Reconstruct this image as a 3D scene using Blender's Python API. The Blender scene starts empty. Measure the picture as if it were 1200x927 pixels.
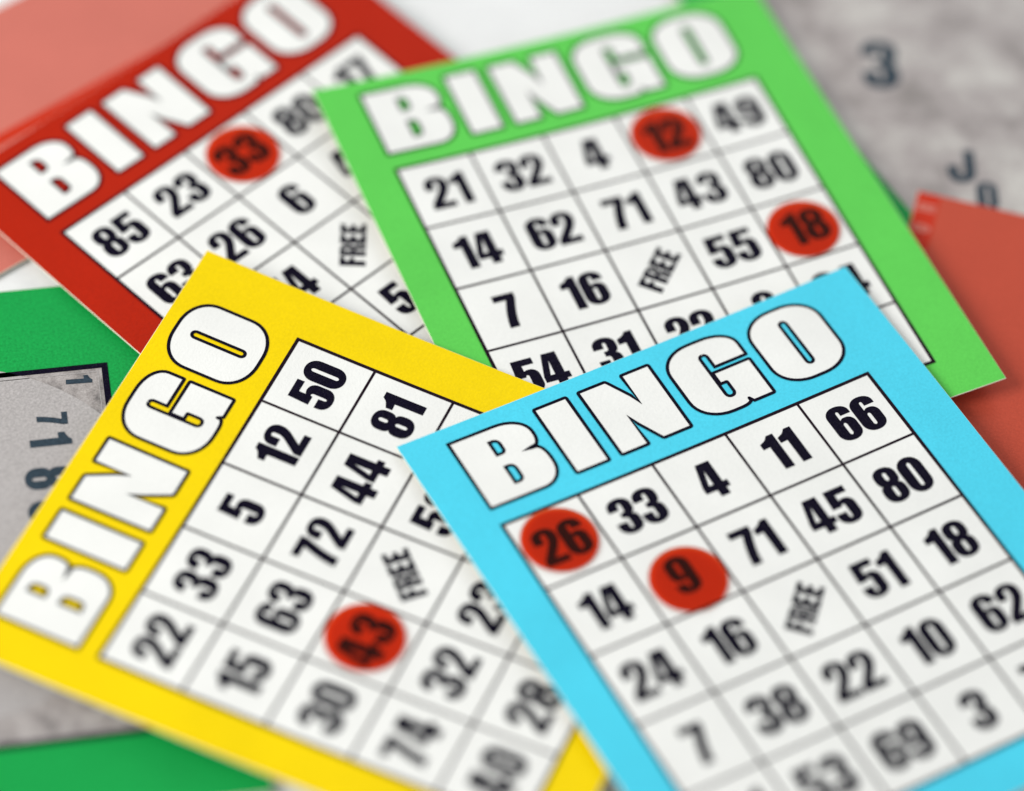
import bpy, bmesh, math, random
from mathutils import Vector, Matrix
from mathutils.geometry import tessellate_polygon
random.seed(4)
S = 0.016                      # one printed cell is 16 mm wide
A = 1.0237                     # cell height / width
scene = bpy.context.scene
COL = scene.collection

# ------------------------------------------------------------------ materials
def new_mat(name):
    m = bpy.data.materials.new(name); m.use_nodes = True
    nt = m.node_tree; nt.nodes.clear()
    out = nt.nodes.new('ShaderNodeOutputMaterial')
    return m, nt, out

def N(nt, kind, **kw):
    n = nt.nodes.new(kind)
    for k, v in kw.items(): setattr(n, k, v)
    return n

def paper(name, col, var=0.05, rough=0.5, bump=0.25, fine=1900, speck=0.0, spec=0.09, tint=None):
    """printed card stock: fine fibre grain in colour and relief, very soft large scale unevenness"""
    m, nt, out = new_mat(name)
    L = nt.links.new
    tc = N(nt, 'ShaderNodeTexCoord')
    b = N(nt, 'ShaderNodeBsdfPrincipled')
    b.inputs['Roughness'].default_value = rough
    b.inputs['Specular IOR Level'].default_value = spec
    n1 = N(nt, 'ShaderNodeTexNoise'); n1.inputs['Scale'].default_value = fine
    n1.inputs['Detail'].default_value = 3; n1.inputs['Roughness'].default_value = .65
    n2 = N(nt, 'ShaderNodeTexNoise'); n2.inputs['Scale'].default_value = 60
    n2.inputs['Detail'].default_value = 4
    L(tc.outputs['Object'], n1.inputs['Vector']); L(tc.outputs['Object'], n2.inputs['Vector'])
    dark = tuple(c * (1 - var * 1.6) for c in col); lite = tuple(min(1, c * (1 + var)) for c in col)
    r = N(nt, 'ShaderNodeValToRGB')
    r.color_ramp.elements[0].position = .28; r.color_ramp.elements[1].position = .72
    r.color_ramp.elements[0].color = (*dark, 1); r.color_ramp.elements[1].color = (*lite, 1)
    L(n1.outputs['Fac'], r.inputs['Fac'])
    r2 = N(nt, 'ShaderNodeValToRGB')
    r2.color_ramp.elements[0].position = .3; r2.color_ramp.elements[1].position = .7
    r2.color_ramp.elements[0].color = (.925, .925, .925, 1); r2.color_ramp.elements[1].color = (1, 1, 1, 1)
    L(n2.outputs['Fac'], r2.inputs['Fac'])
    mx = N(nt, 'ShaderNodeMix', data_type='RGBA', blend_type='MULTIPLY')
    mx.inputs[0].default_value = 1
    L(r.outputs['Color'], mx.inputs[6]); L(r2.outputs['Color'], mx.inputs[7])
    last = mx.outputs[2]
    if speck:
        n3 = N(nt, 'ShaderNodeTexNoise'); n3.inputs['Scale'].default_value = 5200
        n3.inputs['Detail'].default_value = 1
        L(tc.outputs['Object'], n3.inputs['Vector'])
        r3 = N(nt, 'ShaderNodeValToRGB')
        r3.color_ramp.elements[0].position = .60; r3.color_ramp.elements[1].position = .75
        r3.color_ramp.elements[0].color = (0, 0, 0, 1); r3.color_ramp.elements[1].color = (speck, speck, speck, 1)
        L(n3.outputs['Fac'], r3.inputs['Fac'])
        m3 = N(nt, 'ShaderNodeMix', data_type='RGBA', blend_type='ADD')
        m3.inputs[0].default_value = 1
        L(last, m3.inputs[6]); L(r3.outputs['Color'], m3.inputs[7]); last = m3.outputs[2]
    L(last, b.inputs['Base Color'])
    bp = N(nt, 'ShaderNodeBump'); bp.inputs['Strength'].default_value = bump
    bp.inputs['Distance'].default_value = 0.00022
    L(n1.outputs['Fac'], bp.inputs['Height']); L(bp.outputs['Normal'], b.inputs['Normal'])
    L(b.outputs['BSDF'], out.inputs['Surface'])
    return m

def grey_print(name, c0, c1, c2, scale):
    """grainy grey halftone print"""
    m, nt, out = new_mat(name); L = nt.links.new
    tc = N(nt, 'ShaderNodeTexCoord'); b = N(nt, 'ShaderNodeBsdfPrincipled')
    b.inputs['Roughness'].default_value = .45
    n1 = N(nt, 'ShaderNodeTexNoise'); n1.inputs['Scale'].default_value = scale
    n1.inputs['Detail'].default_value = 8; n1.inputs['Roughness'].default_value = .62
    L(tc.outputs['Object'], n1.inputs['Vector'])
    r = N(nt, 'ShaderNodeValToRGB')
    r.color_ramp.elements[0].position = .32; r.color_ramp.elements[0].color = (*c0, 1)
    r.color_ramp.elements[1].position = .66; r.color_ramp.elements[1].color = (*c2, 1)
    e = r.color_ramp.elements.new(.47); e.color = (*c1, 1)
    L(n1.outputs['Fac'], r.inputs['Fac']); 
    n2 = N(nt, 'ShaderNodeTexNoise'); n2.inputs['Scale'].default_value = 3000
    n2.inputs['Detail'].default_value = 2
    L(tc.outputs['Object'], n2.inputs['Vector'])
    r2 = N(nt, 'ShaderNodeValToRGB')
    r2.color_ramp.elements[0].position = .3; r2.color_ramp.elements[1].position = .65
    r2.color_ramp.elements[0].color = (.72, .70, .70, 1); r2.color_ramp.elements[1].color = (1, 1, 1, 1)
    L(n2.outputs['Fac'], r2.inputs['Fac'])
    mx = N(nt, 'ShaderNodeMix', data_type='RGBA', blend_type='MULTIPLY'); mx.inputs[0].default_value = 1
    L(r.outputs['Color'], mx.inputs[6]); L(r2.outputs['Color'], mx.inputs[7])
    L(mx.outputs[2], b.inputs['Base Color']); L(b.outputs['BSDF'], out.inputs['Surface'])
    return m

M = {}
M['white'] = paper('white_card_print', (.85, .845, .81), .02, bump=.35)
M['blue'] = paper('blue_ink', (.078, .64, .83), .06, bump=.35)
M['yellow'] = paper('yellow_ink', (.89, .64, .0003), .045, bump=.35)
M['green'] = paper('light_green_ink', (.115, .60, .088), .06, bump=.3)
M['red'] = paper('red_ink', (.44, .015, .0015), .08, bump=.3)
M['deep_green'] = paper('deep_green_ink', (.009, .34, .066), .18, bump=.35, rough=.45)
M['ink'] = paper('black_ink', (.0035, .0018, .0115), .3, bump=.3, speck=.022, rough=.6, spec=.05)
M['line'] = paper('line_ink', (.014, .005, .012), .3, bump=.2, rough=.6, spec=.05)
M['edge'] = paper('cut_card_edge', (.90, .86, .70), .04, bump=.1)
M['slate'] = paper('slate_ink', (.035, .055, .075), .25, bump=.3)
M['pale'] = paper('pale_grey_ink', (.44, .41, .40), .16, bump=.3)
M['red_b'] = paper('orange_red_ink', (.56, .030, .008), .08, bump=.2)
M['pink_b'] = paper('faded_red_ink', (.52, .075, .04), .08, bump=.2)
M['pink_c'] = paper('pale_red_ink', (.60, .17, .13), .08, bump=.2)
M['grain'] = grey_print('grainy_grey_print', (.16, .145, .14), (.36, .325, .31), (.52, .48, .46), 260)
M['mottle'] = grey_print('mottled_grey_print', (.18, .155, .14), (.37, .325, .31), (.56, .53, .49), 60)
M['table'] = paper('pale_table_top', (.80, .80, .79), .03, bump=.2, fine=900)

def chip_mat():
    m, nt, out = new_mat('translucent_red_plastic'); L = nt.links.new
    tr = N(nt, 'ShaderNodeBsdfTransparent'); tr.inputs['Color'].default_value = (1, .44, .22, 1)
    df = N(nt, 'ShaderNodeBsdfDiffuse'); df.inputs['Color'].default_value = (.60, .03, .004, 1)
    gl = N(nt, 'ShaderNodeBsdfGlossy'); gl.inputs['Roughness'].default_value = .16
    tc = N(nt, 'ShaderNodeTexCoord')
    n = N(nt, 'ShaderNodeTexNoise'); n.inputs['Scale'].default_value = 160; n.inputs['Detail'].default_value = 2
    L(tc.outputs['Object'], n.inputs['Vector'])
    bp = N(nt, 'ShaderNodeBump'); bp.inputs['Strength'].default_value = .10; bp.inputs['Distance'].default_value = .0003
    L(n.outputs['Fac'], bp.inputs['Height']); L(bp.outputs['Normal'], gl.inputs['Normal'])
    m1 = N(nt, 'ShaderNodeMixShader'); m1.inputs[0].default_value = .015
    L(tr.outputs[0], m1.inputs[1]); L(df.outputs[0], m1.inputs[2])
    fr = N(nt, 'ShaderNodeFresnel'); fr.inputs['IOR'].default_value = 1.26
    m2 = N(nt, 'ShaderNodeMixShader')
    L(fr.outputs[0], m2.inputs[0]); L(m1.outputs[0], m2.inputs[1]); L(gl.outputs[0], m2.inputs[2])
    L(m2.outputs[0], out.inputs['Surface'])
    return m
M['chip'] = chip_mat()

# ------------------------------------------------------------------ outlines
def path(pts, n=7):
    """closed polygon; a point may carry the two distances at which its corner starts to bend"""
    P = [Vector((q[0], q[1])) for q in pts]; out = []
    for i, q in enumerate(pts):
        p = P[i]
        if len(q) == 2: out.append(p.copy()); continue
        c0 = q[2]; c1 = q[3] if len(q) > 3 else q[2]
        a = P[i - 1] - p; b = P[(i + 1) % len(P)] - p
        p0 = p + a.normalized() * min(c0, a.length * .999); p3 = p + b.normalized() * min(c1, b.length * .999)
        p1 = p0.lerp(p, .58); p2 = p3.lerp(p, .58)
        for k in range(n + 1):
            t = k / n
            out.append(p0 * (1 - t) ** 3 + p1 * 3 * t * (1 - t) ** 2 + p2 * 3 * t * t * (1 - t) + p3 * t ** 3)
    res = []
    for v in out:
        if not res or (v - res[-1]).length > 1e-4: res.append(v)
    if (res[0] - res[-1]).length < 1e-4: res.pop()
    return res

def rr(x0, y0, x1, y1, rx, ry=None, n=7):
    ry = rx if ry is None else ry
    return path([(x0, y0, ry, rx), (x1, y0, rx, ry), (x1, y1, ry, rx), (x0, y1, rx, ry)], n)

W = 106
GL = {
 '0': (W, [rr(0, 0, W, 190, 53, 56), rr(46, 30, 63, 160, 10, 13)]),
 '1': (74, [path([(74, 0), (74, 190), (44, 190), (30, 172, 8), (0, 158), (0, 128), (31, 130), (31, 0)])]),
 '2': (104, [path([(0, 116), (0, 190, 46, 50), (104, 190, 50, 46), (104, 112, 22, 32), (50, 34), (104, 34), (104, 0), (0, 0), (0, 32),
                   (61, 118, 26, 14), (61, 162, 10), (42, 162, 10), (42, 116)])]),
 '3': (W, [path([(0, 130), (0, 190, 46, 50), (104, 190, 50, 42), (104, 108, 26, 16), (86, 98), (W, 90, 14, 30), (W, 0, 46, 52), (0, 0, 52, 46),
                 (0, 66), (46, 66), (47, 28, 10), (59, 28, 10), (60, 84, 12), (38, 86), (38, 113), (61, 113, 12), (61, 162, 10), (46, 162, 10), (46, 130)])]),
 '4': (112, [path([(30, 190), (92, 190), (92, 70), (112, 70), (112, 36), (92, 36), (92, 0), (50, 0), (50, 36), (0, 36), (0, 68)]),
             path([(30, 70), (50, 150), (50, 70)])]),
 '5': (W, [path([(8, 190), (100, 190), (100, 156), (47, 156), (47, 124, 4), (58, 130, 8), (W, 130, 36, 40), (W, 0, 46, 52), (0, 0, 52, 46),
                 (0, 64), (46, 64), (47, 28, 10), (59, 28, 10), (60, 104, 12), (46, 104, 10), (46, 92), (2, 92)])]),
 '6': (W, [path([(W, 136), (60, 136), (60, 162, 10), (46, 162, 10), (46, 112, 4), (56, 122, 8), (W, 122, 34, 38), (W, 0, 46, 52), (0, 0, 52, 50),
                 (0, 190, 50, 52), (W, 190, 52, 40)]), rr(47, 28, 63, 96, 10, 12)]),
 '7': (98, [path([(0, 190), (98, 190), (98, 160, 4), (66, 60, 60, 40), (62, 0), (18, 0), (26, 70, 40, 60), (54, 154), (0, 154)])]),
 '8': (W, [path([(3, 190, 44, 48), (103, 190, 48, 44), (103, 104, 26, 16), (88, 97), (W, 90, 14, 30), (W, 0, 48, 52), (0, 0, 52, 48),
                 (0, 90, 30, 14), (18, 97), (3, 104, 16, 26)]), rr(46, 118, 63, 162, 10, 12), rr(47, 28, 63, 84, 10, 12)]),
 'J': (120, [path([(120, 190), (120, 0, 60, 70), (0, 0, 55, 60), (0, 100), (46, 100), (46, 42, 16), (74, 42, 16), (74, 190)])]),
 'F': (80, [path([(0, 0), (0, 190), (80, 190), (80, 152), (46, 152), (46, 118), (74, 118), (74, 82), (46, 82), (46, 0)])]),
 'E': (86, [path([(0, 0), (0, 190), (84, 190), (84, 152), (46, 152), (46, 115), (78, 115), (78, 77), (46, 77), (46, 38), (86, 38), (86, 0)])]),
 'R': (102, [path([(0, 0), (0, 190), (102, 190, 44, 44), (102, 98, 18, 14), (86, 90), (102, 82, 14, 18), (102, 0), (60, 0), (60, 78, 9), (46, 78), (46, 0)]),
             path([(46, 162), (62, 162, 8), (62, 106, 8), (46, 106)])]),
}
GL['9'] = (W, [[Vector((W - v.x, 190 - v.y)) for v in c] for c in GL['6'][1]])

def text_shapes(txt, k, gap, kx=None):
    """contours of a word centred on 0,0 (y up); k = unit per glyph unit"""
    kx = kx or k
    tot = sum(GL[c][0] for c in txt) * kx + gap * (len(txt) - 1)
    x = -tot / 2; out = []
    for c in txt:
        w, cs = GL[c]
        out.append([[Vector((x + v.x * kx, (v.y - 95) * k)) for v in q] for q in cs])
        x += w * kx + gap
    return out

# title letters, in cell units measured from the grid's top left corner (v runs down)
TITLE = {
 'B': [path([(0, -1.295), (.985, -1.295, .38, .26), (.985, -.86, .15, .07), (.90, -.845, .04), (.77, -.832), (.90, -.824, .05), (.997, -.815, .09, .2),
             (.997, -.258, .30, .28), (0, -.258)], 9),
       path([(.444, -1.107), (.553, -1.107, .07, .07), (.553, -.908, .05, .05), (.444, -.908)]),
       path([(.443, -.716), (.553, -.716, .07, .07), (.553, -.468, .06, .06), (.443, -.468)])],
 'I': [path([(1.15, -1.305, .02), (1.592, -1.305, .02), (1.592, -.272, .02), (1.15, -.272, .02)], 3)],
 'N': [path([(1.75, -1.3, .02), (2.125, -1.3, .02), (2.30, -.99), (2.346, -.853), (2.338, -1.3, .02), (2.72, -1.3, .02), (2.712, -.272, .02), (2.325, -.272, .02),
             (2.16, -.585), (2.112, -.72), (2.127, -.272, .02), (1.755, -.272, .02)], 3)],
 'G': [path([(3.862, -.913, .01), (3.862, -1.345, .24, .40), (2.866, -1.345, .42, .34), (2.866, -.248, .34, .42), (3.545, -.248, .16, .05), (3.538, -.335, .03, .01),
             (3.578, -.268), (3.862, -.268, .02), (3.862, -.842, .02), (3.346, -.842), (3.346, -.660), (3.436, -.660, .01), (3.436, -.452, .06, .05),
             (3.322, -.452, .05, .06), (3.322, -1.128, .05), (3.42, -1.128, .05), (3.42, -.913)], 9)],
 'O': [rr(4.008, -1.342, 4.985, -.248, .42, .34, 12), rr(4.452, -1.132, 4.542, -.450, .045, .05)],
}

# ------------------------------------------------------------------ mesh helpers
def cut_grid(bm, step=.25):
    xs = [v.co.x for v in bm.verts]; ys = [v.co.y for v in bm.verts]
    for ax, lo, hi in ((0, min(xs), max(xs)), (1, min(ys), max(ys))):
        k = math.ceil(lo / step)
        while k * step < hi:
            co = [0, 0, 0]; no = [0, 0, 0]; co[ax] = k * step; no[ax] = 1
            bmesh.ops.bisect_plane(bm, geom=bm.verts[:] + bm.edges[:] + bm.faces[:], plane_co=co, plane_no=no, dist=1e-5)
            k += 1

def link(name, bm, mats, parent, warp=None, cut=True):
    if cut: cut_grid(bm)
    for v in bm.verts:
        z = v.co.z + (warp(v.co.x, v.co.y) if warp else 0)
        v.co = Vector((v.co.x * S, v.co.y * S, z * S))
    me = bpy.data.meshes.new(name); bm.to_mesh(me); bm.free()
    for m in (mats if isinstance(mats, (list, tuple)) else [mats]): me.materials.append(m)
    o = bpy.data.objects.new(name, me); COL.objects.link(o)
    if parent: o.parent = parent
    return o

def fill(bm, loops, z):
    """filled face set with holes; normals up"""
    flat = [v for l in loops for v in l]
    vs = [bm.verts.new((v.x, v.y, z)) for v in flat]
    for t in tessellate_polygon([[Vector((v.x, v.y, 0)) for v in l] for l in loops]):
        a, b, c = (flat[i] for i in t)
        ar = (b - a).cross(c - a)
        if abs(ar) < 1e-9: continue
        tri = [vs[i] for i in t]
        if ar < 0: tri.reverse()
        try: bm.faces.new(tri)
        except ValueError: pass

def stroke(bm, loop, w, z):
    """ribbon along a closed loop"""
    n = len(loop); L = []; R = []
    for i in range(n):
        p = loop[i]; a = (p - loop[i - 1]).normalized(); b = (loop[(i + 1) % n] - p).normalized()
        na = Vector((-a.y, a.x)); nb = Vector((-b.y, b.x)); m = na + nb
        if m.length < .15: m = na
        m.normalize(); d = min(1 / max(m.dot(na), .3), 2.2) * w / 2
        L.append(bm.verts.new((p.x + m.x * d, p.y + m.y * d, z)))
        R.append(bm.verts.new((p.x - m.x * d, p.y - m.y * d, z)))
    for i in range(n):
        j = (i + 1) % n
        f = bm.faces.new((R[i], R[j], L[j], L[i])); f.normal_update()
        if f.normal.z < 0: f.normal_flip()

def quad(bm, x0, y0, x1, y1, z):
    bm.faces.new([bm.verts.new(c) for c in ((x0, y0, z), (x1, y0, z), (x1, y1, z), (x0, y1, z))])

def sheet(name, x0, y0, x1, y1, th, mat, parent, warp=None, step=.25):
    """card stock with a top print, a plain back and cut edges, radiused a hair at its corners"""
    bm = bmesh.new()
    b = .005                                   # the knife rolls the rim over: bare card shows round the print
    quad(bm, x0 + b, y0 + b, x1 - b, y1 - b, 0)
    cut_grid(bm, step)
    bmesh.ops.recalc_face_normals(bm, faces=bm.faces[:])
    for f in bm.faces:
        if f.normal.z < 0: f.normal_flip()
    top = bm.faces[:]
    border = [e for e in bm.edges if e.is_boundary]
    dup = {}
    def low(v):
        if v not in dup: dup[v] = bm.verts.new((v.co.x, v.co.y, -th))
        return dup[v]
    for f in top: bm.faces.new([low(v) for v in reversed(f.verts)]).material_index = 1
    rim = {}
    def out(v):
        if v not in rim:
            x, y = v.co.x, v.co.y
            nx = x0 if abs(x - x0 - b) < 1e-4 else x1 if abs(x - x1 + b) < 1e-4 else x
            ny = y0 if abs(y - y0 - b) < 1e-4 else y1 if abs(y - y1 + b) < 1e-4 else y
            rim[v] = bm.verts.new((nx, ny, -.004)); low(v).co.x = nx; low(v).co.y = ny
        return rim[v]
    for e in border:
        p, q = e.verts
        bm.faces.new((q, p, out(p), out(q))).material_index = 1
        bm.faces.new((out(q), out(p), low(p), low(q))).material_index = 1
    bmesh.ops.recalc_face_normals(bm, faces=bm.faces[:])
    return link(name, bm, [mat, M['edge']], parent, warp, cut=False)

def thing(name, label, cat, mat=None, group=None):
    o = bpy.data.objects.new(name, None); COL.objects.link(o)
    o.empty_display_size = .01
    if mat is not None: o.matrix_world = mat
    o['label'] = label; o['category'] = cat
    if group: o['group'] = group
    return o

# ------------------------------------------------------------------ bingo cards
FIT = {  # centre x, y, z, turn, two tilts, three bend terms - in cells, table level = below 0
 'blue':   (3.475086, -2.897449, 0.18538, 0.559741, -0.005534, -0.001325, 0.004331, -0.001213, 0.000485),
 'yellow': (-1.073937, -2.779146, 0.092866, 1.216092, 0.008418, 0.002026, 0.00554, 0.005607, 0.007213),
 'green':  (1.689159, 2.146399, 0.043256, 0.445205, 0.004652, -0.005856, 0.00931, 0.001939, -0.006983),
 'red':    (-2.113546, 2.213049, -0.021502, 0.844773, 0.003944, 0.000848, 0.001677, 0.003276, 0.003825)}
LX0, LX1, VY0, VY1 = -.56, 5.68, -1.53, 5.56
TH = .016

def card_frame(key):
    x, y, z, th, tx, ty = FIT[key][:6]; k = FIT[key][6:]
    m = Matrix.Translation((x * S, y * S, z * S)) @ Matrix.Rotation(th, 4, 'Z') @ Matrix.Rotation(tx, 4, 'X') @ Matrix.Rotation(ty, 4, 'Y')
    warp = lambda U, V: k[0] * (U * U - 3) + k[1] * (V * V - 3) + k[2] * U * V
    return m, warp
loc = lambda u, v: (u - 2.5, -(v - 2.5) * A)

def printed_text(name, txt, u, v, k, gap, ang, parent, warp, mat, z=.006, kx=None):
    cx, cy = loc(u, v); bm = bmesh.new(); c, s = math.cos(ang), math.sin(ang)
    for shp in text_shapes(txt, k, gap, kx):
        fill(bm, [[Vector((cx + q.x * c - q.y * s, cy + q.x * s + q.y * c)) for q in l] for l in shp], z)
    return link(name, bm, mat, parent, warp)

def bingo_card(key, label, nums):
    m, warp = card_frame(key)
    root = thing('bingo_card', label, 'bingo card', m, 'numbered bingo cards spread over the table')
    x0, y1 = loc(LX0, VY0); x1, y0 = loc(LX1, VY1)
    sheet('card_sheet', x0, y0, x1, y1, TH, M[key], root, warp)
    for ch, loops in TITLE.items():
        L = [[Vector(loc(p.x, p.y)) for p in l] for l in loops]
        bm = bmesh.new(); fill(bm, L, .003)
        let = link('title_letter', bm, M['white'], root, warp)
        bm = bmesh.new()
        for l in L: stroke(bm, l, .041, .006)
        if ch == 'G':     # the gap beside the spur is so narrow that its outlines meet
            a = loc(3.318, -.842); b = loc(3.348, -.655); quad(bm, a[0], b[1], b[0], a[1], .0068)
        link('letter_outline', bm, M['ink'], let, warp)
    bm = bmesh.new(); a = loc(0, 0); b = loc(5, 5); quad(bm, a[0], b[1], b[0], a[1], .003)
    panel = link('number_panel', bm, M['white'], root, warp)
    bm = bmesh.new(); t = .022; ti = .0165
    xs = [loc(i, 0)[0] for i in range(6)]; ys = [loc(0, i)[1] for i in range(6)]
    for i in range(6):
        h = t if i in (0, 5) else ti
        quad(bm, xs[i] - h, ys[5] - t, xs[i] + h, ys[0] + t, .006)
        for j in range(5):
            hl = t if j == 0 else ti; hr = t if j == 4 else ti
            quad(bm, xs[j] + hl, ys[i] - h, xs[j + 1] - hr, ys[i] + h, .006)
    link('grid_lines', bm, M['line'], panel, warp)
    for r, row in enumerate(nums):
        for c, n in enumerate(row):
            if n == 'FREE':
                o = printed_text('free_space_text', 'FREE', c + .51, r + .505, .00170, .016, math.radians(45.5), root, warp, M['ink'], kx=.00181)
            else:
                o = printed_text('printed_number', n, c + .508, r + .502, .00278, .024, 0, root, warp, M['ink'], kx=.00293)
                o['label'] = 'black printed number ' + n
    return root, m, warp

CARDS = {}
CARDS['red'] = bingo_card('red', 'red bordered bingo card at the upper left, partly under the yellow and light green cards',
  [['85', '23', '33', '80', '17'], ['63', '26', '6', '41', '72'], ['11', '14', 'FREE', '38', '60'], ['29', '9', '54', '19', '77'], ['48', '3', '68', '31', '52']])
CARDS['green'] = bingo_card('green', 'light green bordered bingo card behind the blue one, with chips on 12 and 18',
  [['21', '32', '4', '12', '49'], ['14', '62', '71', '43', '80'], ['7', '16', 'FREE', '55', '18'], ['54', '31', '22', '8', '64'], ['39', '27', '68', '73', '5']])
CARDS['yellow'] = bingo_card('yellow', 'yellow bordered bingo card lying turned on its side, title reading upwards',
  [['22', '33', '5', '12', '50'], ['15', '63', '72', '44', '81'], ['30', '43', 'FREE', '53', '9'], ['74', '32', '23', '61', '17'], ['40', '28', '54', '36', '8']])
CARDS['blue'] = bingo_card('blue', 'sky blue bordered bingo card on top of the pile, with chips on 26 and 9',
  [['26', '33', '4', '11', '66'], ['14', '9', '71', '45', '80'], ['24', '16', 'FREE', '51', '18'], ['7', '38', '22', '10', '62'], ['41', '53', '69', '3', '75']])

# ------------------------------------------------------------------ red chips
def make_chip_mesh():
    R = .464; H = .026; prof = [(0, .0), (R - .008, 0), (R - .002, .003), (R, .008), (R, H - .008), (R - .003, H - .003), (R - .010, H), (0, H)]
    bm = bmesh.new(); n = 96; rings = []
    for r, z in prof:
        if r == 0: rings.append([bm.verts.new((0, 0, z * S))]); continue
        rings.append([bm.verts.new((r * S * math.cos(2 * math.pi * i / n) , r * S * math.sin(2 * math.pi * i / n), z * S)) for i in range(n)])
    for a, b in zip(rings, rings[1:]):
        for i in range(n):
            j = (i + 1) % n
            if len(a) == 1: bm.faces.new((a[0], b[j], b[i]))
            elif len(b) == 1: bm.faces.new((a[i], a[j], b[0]))
            else: bm.faces.new((a[i], a[j], b[j], b[i]))
    bmesh.ops.recalc_face_normals(bm, faces=bm.faces[:])
    me = bpy.data.meshes.new('bingo_chip'); bm.to_mesh(me); bm.free()
    me.materials.append(M['chip'])
    for p in me.polygons: p.use_smooth = abs(p.normal.z) < .95
    return me
chip_me = make_chip_mesh()
proto = None
for key, u, v, n in (('blue', .485, .475, '26 on the blue card'), ('blue', 1.528, 1.590, '9 on the blue card'), ('yellow', 1.525, 2.475, '43 on the yellow card'),
                     ('red', 2.510, .52, '33 on the red card'), ('green', 3.497, .50, '12 on the light green card'), ('green', 4.458, 2.535, '18 on the light green card')):
    root, m, warp = CARDS[key]; U, V = loc(u, v)
    z = warp(U, V)
    e = .01; nx = -(warp(U + e, V) - warp(U - e, V)) / (2 * e); ny = -(warp(U, V + e) - warp(U, V - e)) / (2 * e)
    nrm = Vector((nx, ny, 1)).normalized(); q = Vector((0, 0, 1)).rotation_difference(nrm)
    if proto is None: o = proto = bpy.data.objects.new('bingo_chip', chip_me)
    else: o = proto.copy()
    COL.objects.link(o)
    o.matrix_world = m @ Matrix.Translation((U * S, V * S, (z + .012) * S)) @ q.to_matrix().to_4x4() @ Matrix.Rotation(random.uniform(0, 6), 4, 'Z')
    k = random.uniform(.975, 1.02); o.scale = (o.scale[0] * k, o.scale[1] * k, o.scale[2])
    o['label'] = 'translucent red disc covering number ' + n
    o['category'] = 'bingo chip'; o['group'] = 'translucent red chips marking called numbers'

# ------------------------------------------------------------------ the other cards under them
def place(x, y, z, deg): return Matrix.Translation((x * S, y * S, z * S)) @ Matrix.Rotation(math.radians(deg), 4, 'Z')
def poly_part(name, loops, z, mat, parent):
    bm = bmesh.new(); fill(bm, loops, z); return link(name, bm, mat, parent)
def rect_part(name, x0, y0, x1, y1, z, mat, parent):
    bm = bmesh.new(); quad(bm, x0, y0, x1, y1, z); return link(name, bm, mat, parent, cut=False)
def frame_part(name, x0, y0, x1, y1, w, z, mat, parent):
    bm = bmesh.new()
    quad(bm, x0, y1 - w, x1, y1, z); quad(bm, x0, y0, x1, y0 + w, z)
    quad(bm, x0, y0 + w, x0 + w, y1 - w, z); quad(bm, x1 - w, y0 + w, x1, y1 - w, z)
    return link(name, bm, mat, parent, cut=False)
def glyph_part(name, ch, cx, cy, k, deg, z, mat, parent):
    bm = bmesh.new(); c, s = math.cos(math.radians(deg)), math.sin(math.radians(deg))
    for shp in text_shapes(ch, k, .05):
        fill(bm, [[Vector((cx + q.x * c - q.y * s, cy + q.x * s + q.y * c)) for q in l] for l in shp], z)
    return link(name, bm, mat, parent, cut=False)

# deep green card with a black framed grey picture, lower left
g1 = thing('game_card', 'deep green card with black framed grainy grey panel, left between red and yellow', 'game card', place(-4.881, .092, -.10, 13.2))
sheet('card_sheet', -6.2, -6.2, 1.25, 1.3, .02, M['deep_green'], g1)
pic = rect_part('picture_panel', -5.0, -5.2, 0, 0, .003, M['grain'], g1)
frame_part('panel_frame', -5.06, -5.26, .02, .02, .075, .006, M['ink'], g1)
inner = frame_part('inner_line', -4.93, -5.13, -.10, -.10, .010, .006, M['pale'], g1)
R0 = 2.55
circ = [Vector((-2.12 + R0 * math.cos(t * math.pi / 48), -2.35 + R0 * math.sin(t * math.pi / 48))) for t in range(96)]
poly_part('pale_disc', [circ], .006, M['pale'], g1)
glyph_part('corner_number', '1', -.335, -.20, .00165, -92, .006, M['slate'], g1)
for ch, cx, cy, kk in (('7', -.70, -.76, .0019), ('1', -.74, -1.06, .0026), ('8', -.80, -1.62, .0030), ('0', -.80, -2.1, .003)):
    glyph_part('panel_number', ch, cx, cy, kk, -90, .009, M['slate'], g1)

# a like card at the upper right, mottled grey picture with dark figures
g2 = thing('game_card', 'mottled grey panel card at the upper right, behind the light green card', 'game card', place(4.868, 3.52, -.10, 33.5))
sheet('card_sheet', -.6, -3.6, 6.4, 5.4, .02, M['deep_green'], g2)
rect_part('picture_panel', 0, -3.0, 5.8, 4.8, .003, M['mottle'], g2)
glyph_part('panel_mark', 'J', 1.02, .36, .0030, -30, .006, M['slate'], g2)
glyph_part('panel_number', '0', 1.02, -.22, .0026, -30, .006, M['slate'], g2)
glyph_part('panel_number', '3', 1.12, 2.36, .0046, -30, .006, M['slate'], g2)

# orange red card with a lettered strip at its edge, right side
g3 = thing('game_card', 'orange red card with faded middle and lettered edge strip, right of light green card', 'game card', place(4.95, 3.87, -.055, -12.0))
sheet('card_sheet', 0, -7.0, 6.0, 0, .02, M['red_b'], g3)
rect_part('faded_field', .30, -6.6, 5.7, -.02, .003, M['pink_b'], g3)
for ch, cy in (('R', -.26), ('0', -.62), ('F', -.98), ('E', -1.34)):
    glyph_part('strip_letter', ch, .155, cy, .00125, 90, .004, M['pink_c'], g3)

# pale red card peeping out above the red one
g4 = thing('game_card', 'faded pale red card peeping out beyond the red bingo card in the upper left corner', 'game card', place(-5.45, 3.95, -.13, 44))
sheet('card_sheet', -3.6, -1.2, 3.0, 2.6, .02, M['pink_c'], g4)
rect_part('border_strip', -3.3, .55, 2.7, .72, .003, M['red_b'], g4)

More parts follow.
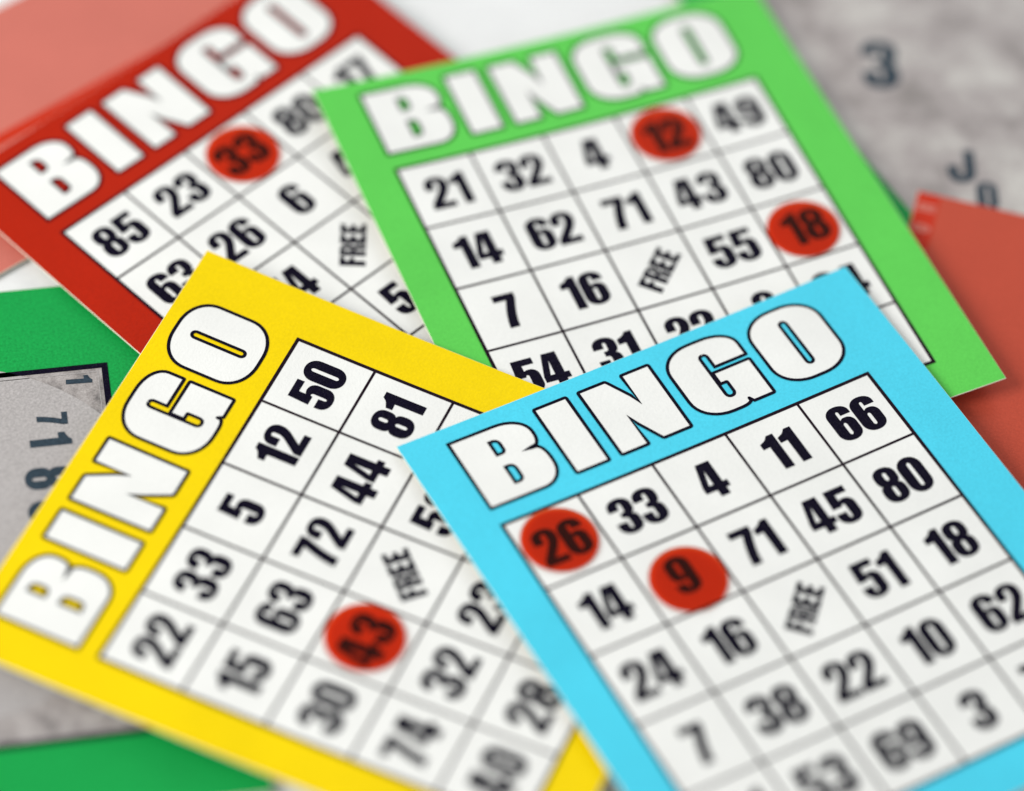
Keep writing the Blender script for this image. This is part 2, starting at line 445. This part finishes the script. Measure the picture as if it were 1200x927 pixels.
# ------------------------------------------------------------------ table
bm = bmesh.new(); quad(bm, -60, -45, 60, 80, 0)
t = link('table_top', bm, M['table'], None, cut=False)
t.location = (0, 0, -.20 * S); t['kind'] = 'structure'

# ------------------------------------------------------------------ camera
f, pitch, roll, D = 3716.805, .674794, .075677, 37.845965
Rx = Matrix(((1, 0, 0), (0, math.cos(pitch), math.sin(pitch)), (0, -math.sin(pitch), math.cos(pitch))))
Rz = Matrix(((math.cos(roll), math.sin(roll), 0), (-math.sin(roll), math.cos(roll), 0), (0, 0, 1)))
R = (Rz @ Rx).transposed()
cam = bpy.data.cameras.new('camera'); co = bpy.data.objects.new('camera', cam); COL.objects.link(co)
co.matrix_world = Matrix.Translation(R @ Vector((0, 0, D * S))) @ R.to_4x4()
cam.sensor_width = 36; cam.lens = f * 36 / 1200
cam.clip_start = .02; cam.clip_end = 20
cam.dof.use_dof = True; cam.dof.focus_distance = 37.75 * S
cam.dof.aperture_fstop = (cam.lens / 1000) / (2.05 * S)
cam.dof.aperture_blades = 0
scene.camera = co

# ------------------------------------------------------------------ light
def area(name, pos, target, sx, sy, power, col):
    l = bpy.data.lights.new(name, 'AREA'); l.shape = 'RECTANGLE'; l.size = sx; l.size_y = sy
    l.energy = power; l.color = col
    o = bpy.data.objects.new(name, l); COL.objects.link(o)
    o.location = pos; o.rotation_euler = (Vector(target) - Vector(pos)).to_track_quat('-Z', 'Y').to_euler()
    return o
area('window_light', (-.74, -.22, .58), (0, 0, 0), .50, .46, 8.5, (1, .985, .95))
area('back_fill_light', (.25, .85, .50), (0, .05, 0), .5, .35, 2.6, (.97, .985, 1))  # weak fill lamp added behind to brighten the far cards
w = bpy.data.worlds.new('World'); scene.world = w; w.use_nodes = True
bg = w.node_tree.nodes['Background']; bg.inputs[0].default_value = (.93, .97, 1, 1); bg.inputs[1].default_value = .55

scene.view_settings.view_transform = 'Standard'; scene.view_settings.look = 'None'
scene.view_settings.exposure = 0; scene.view_settings.gamma = 1
scene.cycles.max_bounces = 8; scene.cycles.transparent_max_bounces = 16
